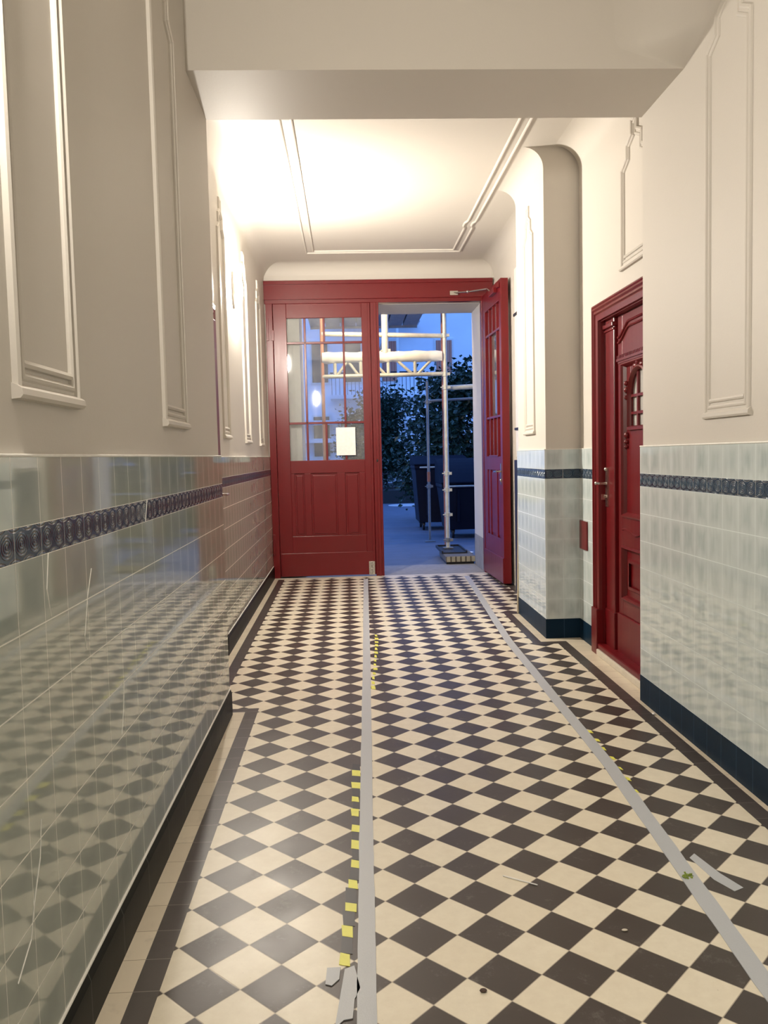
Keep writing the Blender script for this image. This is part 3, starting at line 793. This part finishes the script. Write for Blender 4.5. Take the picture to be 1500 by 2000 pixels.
mb = MB(); mb.tube((.512, 2.827, .0028), (.618, 2.754, .0028), .0024, 8)
tag(mb.build('white_stick', M['paper']), 'thin white stick lying across a light and a dark tile', 'stick')
mb = MB(); mb.ell((0, 0, .006), .009, .012, .006, 8, 6); o = mb.build('pebble', M['paper']); o.location = (1.692, 4.536, 0)
tag(o, 'tiny white pebble at the foot of the navy skirting', 'pebble')
mb = MB(); mb.ell((0, 0, .0045), .011, .008, .0045, 8, 6); o = mb.build('pebble', simple('brown_stone', (.08, .05, .04), .8)); o.location = (.339, 2.205, 0)
tag(o, 'tiny dark brown pebble on a light tile near the camera', 'pebble')
mb = MB(); mb.ell((0, 0, .003), .010, .006, .003, 8, 6); o = mb.build('pebble', M['fwhite']); o.location = (.826, 2.463, 0)
tag(o, 'tiny pale chip lying on a dark tile between the grey tapes', 'pebble')

# ------------------------------------------------------------------ courtyard
mb = MB()
mb.box(-14, 16, 11.25, 26, -.2, -.012)
struct(mb.build('ground', M['paving'])).name = 'floor'
mb = MB().lathe([(.001, 0), (.62, 0), (.62, .012), (.001, .012)], (0, 0, 0), 32); o = mb.build('manhole_cover', M['manhole'], smooth=True); o.location = (1.80, 24.9, -.012)
tag(o, 'pale round manhole slab in the courtyard paving', 'manhole cover')
# courtyard wall lamp above the gate, outside
Ly = empty('outdoor_lamp', (.15, OY, 3.62)); tag(Ly, 'outdoor wall lamp above the gate lighting the scaffold', 'lamp')
a = MB(); a.box(-.10, .10, 0, .03, -.07, .07); a.build('back_plate', M['iron'], Ly, .006)
a = MB(); a.ell((0, .06, 0), .085, .05, .055, 20, 12); a.build('lamp_glass', emit('glowing_yard_lamp', (1, .78, .46), LAMP_POWER_YARD), Ly, smooth=True)

SC = empty('scaffolding', (1.43, 12.0, 0)); tag(SC, 'steel tube scaffold tower with lattice girder standing outside the gate', 'scaffolding')
ox, oy = 1.43, 12.0
def T(name, pts, r, mat, parent=SC, n=12):
    mb = MB()
    for a_, b_ in pts: mb.tube((a_[0]-ox, a_[1]-oy, a_[2]), (b_[0]-ox, b_[1]-oy, b_[2]), r, n)
    return mb.build(name, mat, parent, smooth=True)
T('standard', [((1.43, 12, .142), (1.437, 12, 5.2))], .031, M['steel'])
T('standard', [((1.52, 13.0, .02), (1.52, 13.0, 5.2))], .026, M['rust'])
T('standard', [((1.39, 14.3, .02), (1.39, 14.3, 2.75))], .024, M['steel_dull'])
T('standard', [((-.33, 12, .0), (-.33, 12, 5.2))], .026, M['rust'])
T('standard', [((.575, 12, 2.9), (.585, 12, 5.0))], .050, M['steel'])
gd = T('lattice_girder', [((-.33, 12, 2.645), (1.43, 12, 2.655))], .030, M['steel'])
for x in (.615, 1.0, .22, -.15): T('web_strut', [((x, 12, 2.65), (x, 12, 2.86))], .026, M['steel'], gd)
for pq in [((.76, 12, 2.84), (.96, 12, 2.66)), ((1.22, 12, 2.84), (1.04, 12, 2.66)), ((.40, 12, 2.84), (.57, 12, 2.66)), ((.38, 12, 2.84), (.24, 12, 2.66)), ((.05, 12, 2.84), (.18, 12, 2.66)), ((.02, 12, 2.84), (-.12, 12, 2.66))]: T('web_brace', [pq], .022, M['steel'], gd)
# sheet-wrapped beam on top of the girder
mb = MB(); n_ = 22
prof = []
for i in range(n_+1):
    x = -.33+1.72*i/n_; ring = []
    for k in range(12):
        t = 2*math.pi*k/12; rr = 1+.10*math.sin(i*1.9+k*2.1)+.05*math.sin(i*.8)
        ring.append((x-ox, .055*math.cos(t)*rr, 2.91+.078*math.sin(t)*rr))
    prof += ring
mb.add(prof, [(i*12+k, i*12+(k+1) % 12, (i+1)*12+(k+1) % 12, (i+1)*12+k) for i in range(n_) for k in range(12)]+[tuple(range(12)), tuple(range(n_*12, n_*12+12))])
mb.build('wrapped_beam', M['sheet'], SC, smooth=True)
T('guard_rail', [((-.33, 12, 3.25), (1.43, 12, 3.195))], .034, M['steel'])
T('guard_rail', [((1.47, 12.1, 2.46), (3.4, 12.1, 2.52))], .036, M['steel'])
T('guard_rail', [((1.39, 14.0, 2.40), (3.8, 14.0, 2.48))], .022, M['steel_dull'])
T('diagonal_brace', [((1.0, 14.3, 4.3), (.55, 14.3, 3.2))], .018, M['steel_dull'])
mb = MB()
for i in range(7): mb.box(-.55+i*.25-ox, -.55+i*.25+.225-ox, 12.08-oy, 13.65-oy, 3.60, 3.65)
mb.box(-.55-ox, 1.18-ox, 12.12-oy, 13.6-oy, 3.655, 3.67)
for y in (12.3, 13.6): mb.box(-.55-ox, 1.18-ox, y-oy, y+.04-oy, 3.565, 3.60)
mb.build('deck', M['deck'], SC)
for x, y, z, m in ((1.43, 12, 2.65, 'steel'), (1.43, 12, 3.20, 'steel'), (1.43, 12, 2.46, 'steel'), (1.43, 12, 1.22, 'steel'), (1.43, 12, .98, 'steel'), (1.43, 12, .25, 'steel_dull'), (1.39, 14.3, 2.40, 'steel_dull'), (1.39, 14.3, .95, 'steel_dull'), (.58, 12, 3.0, 'steel'), (1.43, 12, .62, 'steel')):
    mb = MB(); mb.lathe([(.026, -.035), (.040, -.03), (.042, .03), (.026, .035)], (x-ox, y-oy, z), 12); mb.box(x-ox+.02, x-ox+.07, y-oy-.03, y-oy+.01, z-.02, z+.02); mb.tube((x-ox-.07, y-oy-.02, z), (x-ox-.02, y-oy-.02, z), .010, 6)
    mb.build('coupler', M[m], SC, smooth=True)
T('coloured_sleeve', [((1.39, 14.3, 1.03), (1.39, 14.3, 1.20))], .030, M['rust'])
for x0, x1, y0, y1, z in ((1.36, 1.50, -.07, .07, .130), (1.45, 1.59, .93, 1.07, 0), (1.30, 1.48, 2.2, 2.4, -.01)):
    MB().box(x0-ox, x1-ox, y0, y1, z, z+.012).build('base_plate', M['steel_dull'], SC)
# timber blocks and tray under the main standard
TB = empty('timber_support', (1.47, 11.7, -.004)); tag(TB, 'stack of timber blocks with a dark tray under the nearest scaffold pole', 'block')
a = MB(); a.box(-.17, .24, -.50, .30, .03, .11); a.build('timber_block', M['wood'], TB, .008)
a = MB()
for i in range(6): a.box(-.155+i*.068, -.155+i*.068+.045, -.515, -.50, .035, .105)
a.build('end_grain', simple('pale_end_grain', (.33, .30, .22), .8), TB)
a = MB(); a.box(-.16, .22, -.48, .28, 0, .03); a.build('bearer', M['black'], TB)
a = MB(); a.box(-.19, .17, -.20, .62, .112, .128); a.box(-.19, -.17, -.2, .62, .128, .15); a.box(.15, .17, -.2, .62, .128, .15); a.box(-.17, .15, .60, .62, .128, .15); a.build('tray', M['iron'], TB)
# waste containers
def container(loc, w, d, hf, hb, label, rz=0, wheel=True):
    R_ = empty('waste_container', loc, rz); tag(R_, label, 'bin')
    mb = MB()
    a0, a1 = .82, 1.0
    def ring(k, z): return [(-w/2*k, -d/2*k, z), (w/2*k, -d/2*k, z), (w/2*k, d/2*k, z), (-w/2*k, d/2*k, z)]
    vs = ring(.84, .16)+ring(.97, hf-.08)+ring(1.0, hf-.06)+ring(1.0, hf)
    mb.add(vs, [(0, 3, 2, 1)]+[(j*4+i, j*4+(i+1) % 4, j*4+4+(i+1) % 4, j*4+4+i) for j in range(3) for i in range(4)]+[(12, 13, 14, 15)])
    for k in range(3):
        x = -w/2*.55+k*w*.275; mb.box(x-.02, x+.02, -d/2*.99, -d/2*.90, .30, hf-.10)
    mb.build('body', M['bin'], R_, .012)
    poly = [(-d/2-.02, hf)]
    for k in range(9): t = k/8; poly.append((-d/2-.02+(d+.02)*t, hf+.03+(hb-hf)*math.sin(t*math.pi/2)))
    poly.append((d/2, hf))
    mb = MB().prism(poly, -w/2-.01, w/2+.01, lambda u, v, t: (t, u, v)); mb.build('lid', M['binlid'], R_, .01)
    mb = MB(); mb.tube((-w/2+.1, -d/2-.05, hf-.04), (w/2-.1, -d/2-.05, hf-.04), .016); mb.build('handle_bar', M['steel'], R_)
    for sx in (-1, 1):
        for sy in (-1, 1):
            mb = MB().lathe([(.03, -.025), (.095, -.02), (.10, 0), (.095, .02), (.03, .025)], (sx*w*.34, sy*d*.3, .10), 18, 'x')
            mb.box(sx*w*.34-.035, sx*w*.34+.035, sy*d*.3-.03, sy*d*.3+.03, .1, .19); mb.build('wheel', M['iron'], R_, smooth=True)
container((2.30, 15.15, -.012), 1.30, 1.05, .98, 1.40, 'low dark blue wheeled bin behind the scaffold pole, rounded lid')
container((1.86, 16.9, -.012), 1.10, 1.1, 1.30, 1.46, 'taller dark bin left of and behind the rounded-lid bin')
# bits of pale litter outside
mb = MB(); mb.ell((0, 0, .012), .10, .06, .012, 10, 6); o = mb.build('pale_litter', M['paper']); o.location = (1.78, 12.5, -.012)
tag(o, 'crumpled pale litter on the paving right of the scaffold base', 'litter')
# trees
def tree(loc, crown, n, label, trunk_h, spread, lsz=.07):
    R_ = empty('courtyard_tree', loc); tag(R_, label, 'tree', 'trees in the courtyard')
    mb = MB(); mb.tube((0, 0, 0), (.05, .05, trunk_h), .09, 10, .05)
    for k in range(7):
        an = k*.9; mb.tube((.04, .04, trunk_h*.6), (math.cos(an)*spread*.6, math.sin(an)*spread*.5, trunk_h+crown*.3*(k % 3)), .035, 6, .012)
    mb.build('trunk', M['bark'], R_, smooth=True)
    mb = MB(); cl = []
    for _ in range(46):
        an = random.uniform(0, 6.28); r_ = spread*math.sqrt(random.random()); hz = random.random()
        cl.append((math.cos(an)*r_*(1-.35*hz), math.sin(an)*r_*.7, trunk_h*.45+hz*crown))
    for i in range(n):
        c = random.choice(cl); g = .24
        p = Vector((random.gauss(c[0], g), random.gauss(c[1], g), max(.1, random.gauss(c[2], g))))
        d = Vector((random.uniform(-1, 1), random.uniform(-1, 1), random.uniform(-.8, .3))).normalized()
        s_ = d.cross(Vector((random.random(), random.random(), random.random()))).normalized()
        L_ = lsz*random.uniform(.7, 1.6); w_ = L_*.3; nr = d.cross(s_)*w_*.35
        mb.add([p-s_*0, p+d*L_*.5+s_*w_+nr, p+d*L_, p+d*L_*.5-s_*w_+nr], [(0, 1, 2, 3)])
    mb.build('foliage', M['leaf'], R_)
tree((2.6, 19.2, -.012), 2.6, 9000, 'dark leafy tree behind the two bins, seen through the open gate', 1.3, 1.35, .12)
tree((.9, 27.9, .40), 2.6, 9000, 'leafy tree behind the railing, left of the tree by the bins', .7, 1.25, .12)
tree((5.6, 23.0, -.012), 2.4, 6000, 'leafy tree at the right edge of the courtyard view', 1.5, 1.5, .12)
# planting bed, railing and house beyond
struct(tub('ground', M['soil'], -14, 16, 26, 45, -.2, .40)).name = 'floor'
FN = empty('iron_railing', (1.0, 26.3, .40)); tag(FN, 'low black iron railing in front of the far house', 'fence')
a = MB(); a.box(-5, 6, -.015, .015, .50, .53); a.box(-5, 6, -.015, .015, .06, .085); a.build('rail', M['iron'], FN)
a = MB()
for i in range(74): a.tube((-5+i*.15, 0, 0), (-5+i*.15, 0, .56), .009, 6)
a.build('bars', M['iron'], FN)
HB = empty('apartment_house', (3, 33, .40)); tag(HB, 'pale apartment house with balconies across the courtyard', 'building')
def B(mb, x0, x1, y0, y1, z0, z1): return mb.box(x0-3, x1-3, y0-33, y1-33, z0-.4, z1-.4)
a = MB(); B(a, -12, 15, 33, 40, .4, 14); wl = a.build('facade', M['facade'], HB)
for fl, z in enumerate((1.0, 3.9, 6.8)):
    for k, x in enumerate((-6.2, -3.6, -1.0, .3, 1.75, 3.9, 6.4, 9.0)):
        wd = .62; a = MB()
        B(a, x-wd/2-.07, x+wd/2+.07, 32.94, 33.02, z+.45, z+2.15)
        f = a.build('window_frame', M['white'], HB)
        a = MB(); B(a, x-wd/2, x+wd/2, 32.92, 32.945, z+.52, z+2.08)
        a.build('pane', M['curtain'] if (fl == 1 and k in (4, 5)) or (k == 3 and fl == 2) else M['winglass'], f)
for z in (3.70, 6.6):
    a = MB(); B(a, -.6, 2.9, 31.9, 33, z, z+.14); bs = a.build('balcony_slab', M['facade'], HB)
    a = MB(); B(a, -.6, 2.9, 31.92, 31.96, z+.95, z+1.0)
    for i in range(24): B(a, -.55+i*.15, -.53+i*.15, 31.93, 31.95, z+.14, z+.95)
    a.build('balcony_railing', M['iron'], bs)
a = MB()
for z in (1.15, 2.05, 2.75): B(a, -3, 2.9, 32.2, 33, z, z+.16)
a.build('stair_landings', M['facade'], HB)
a = MB(); a.tube((2.0-3, -1.2, .2), (2.0-3, -1.2, 7), .05); a.build('downpipe', M['white'], HB)
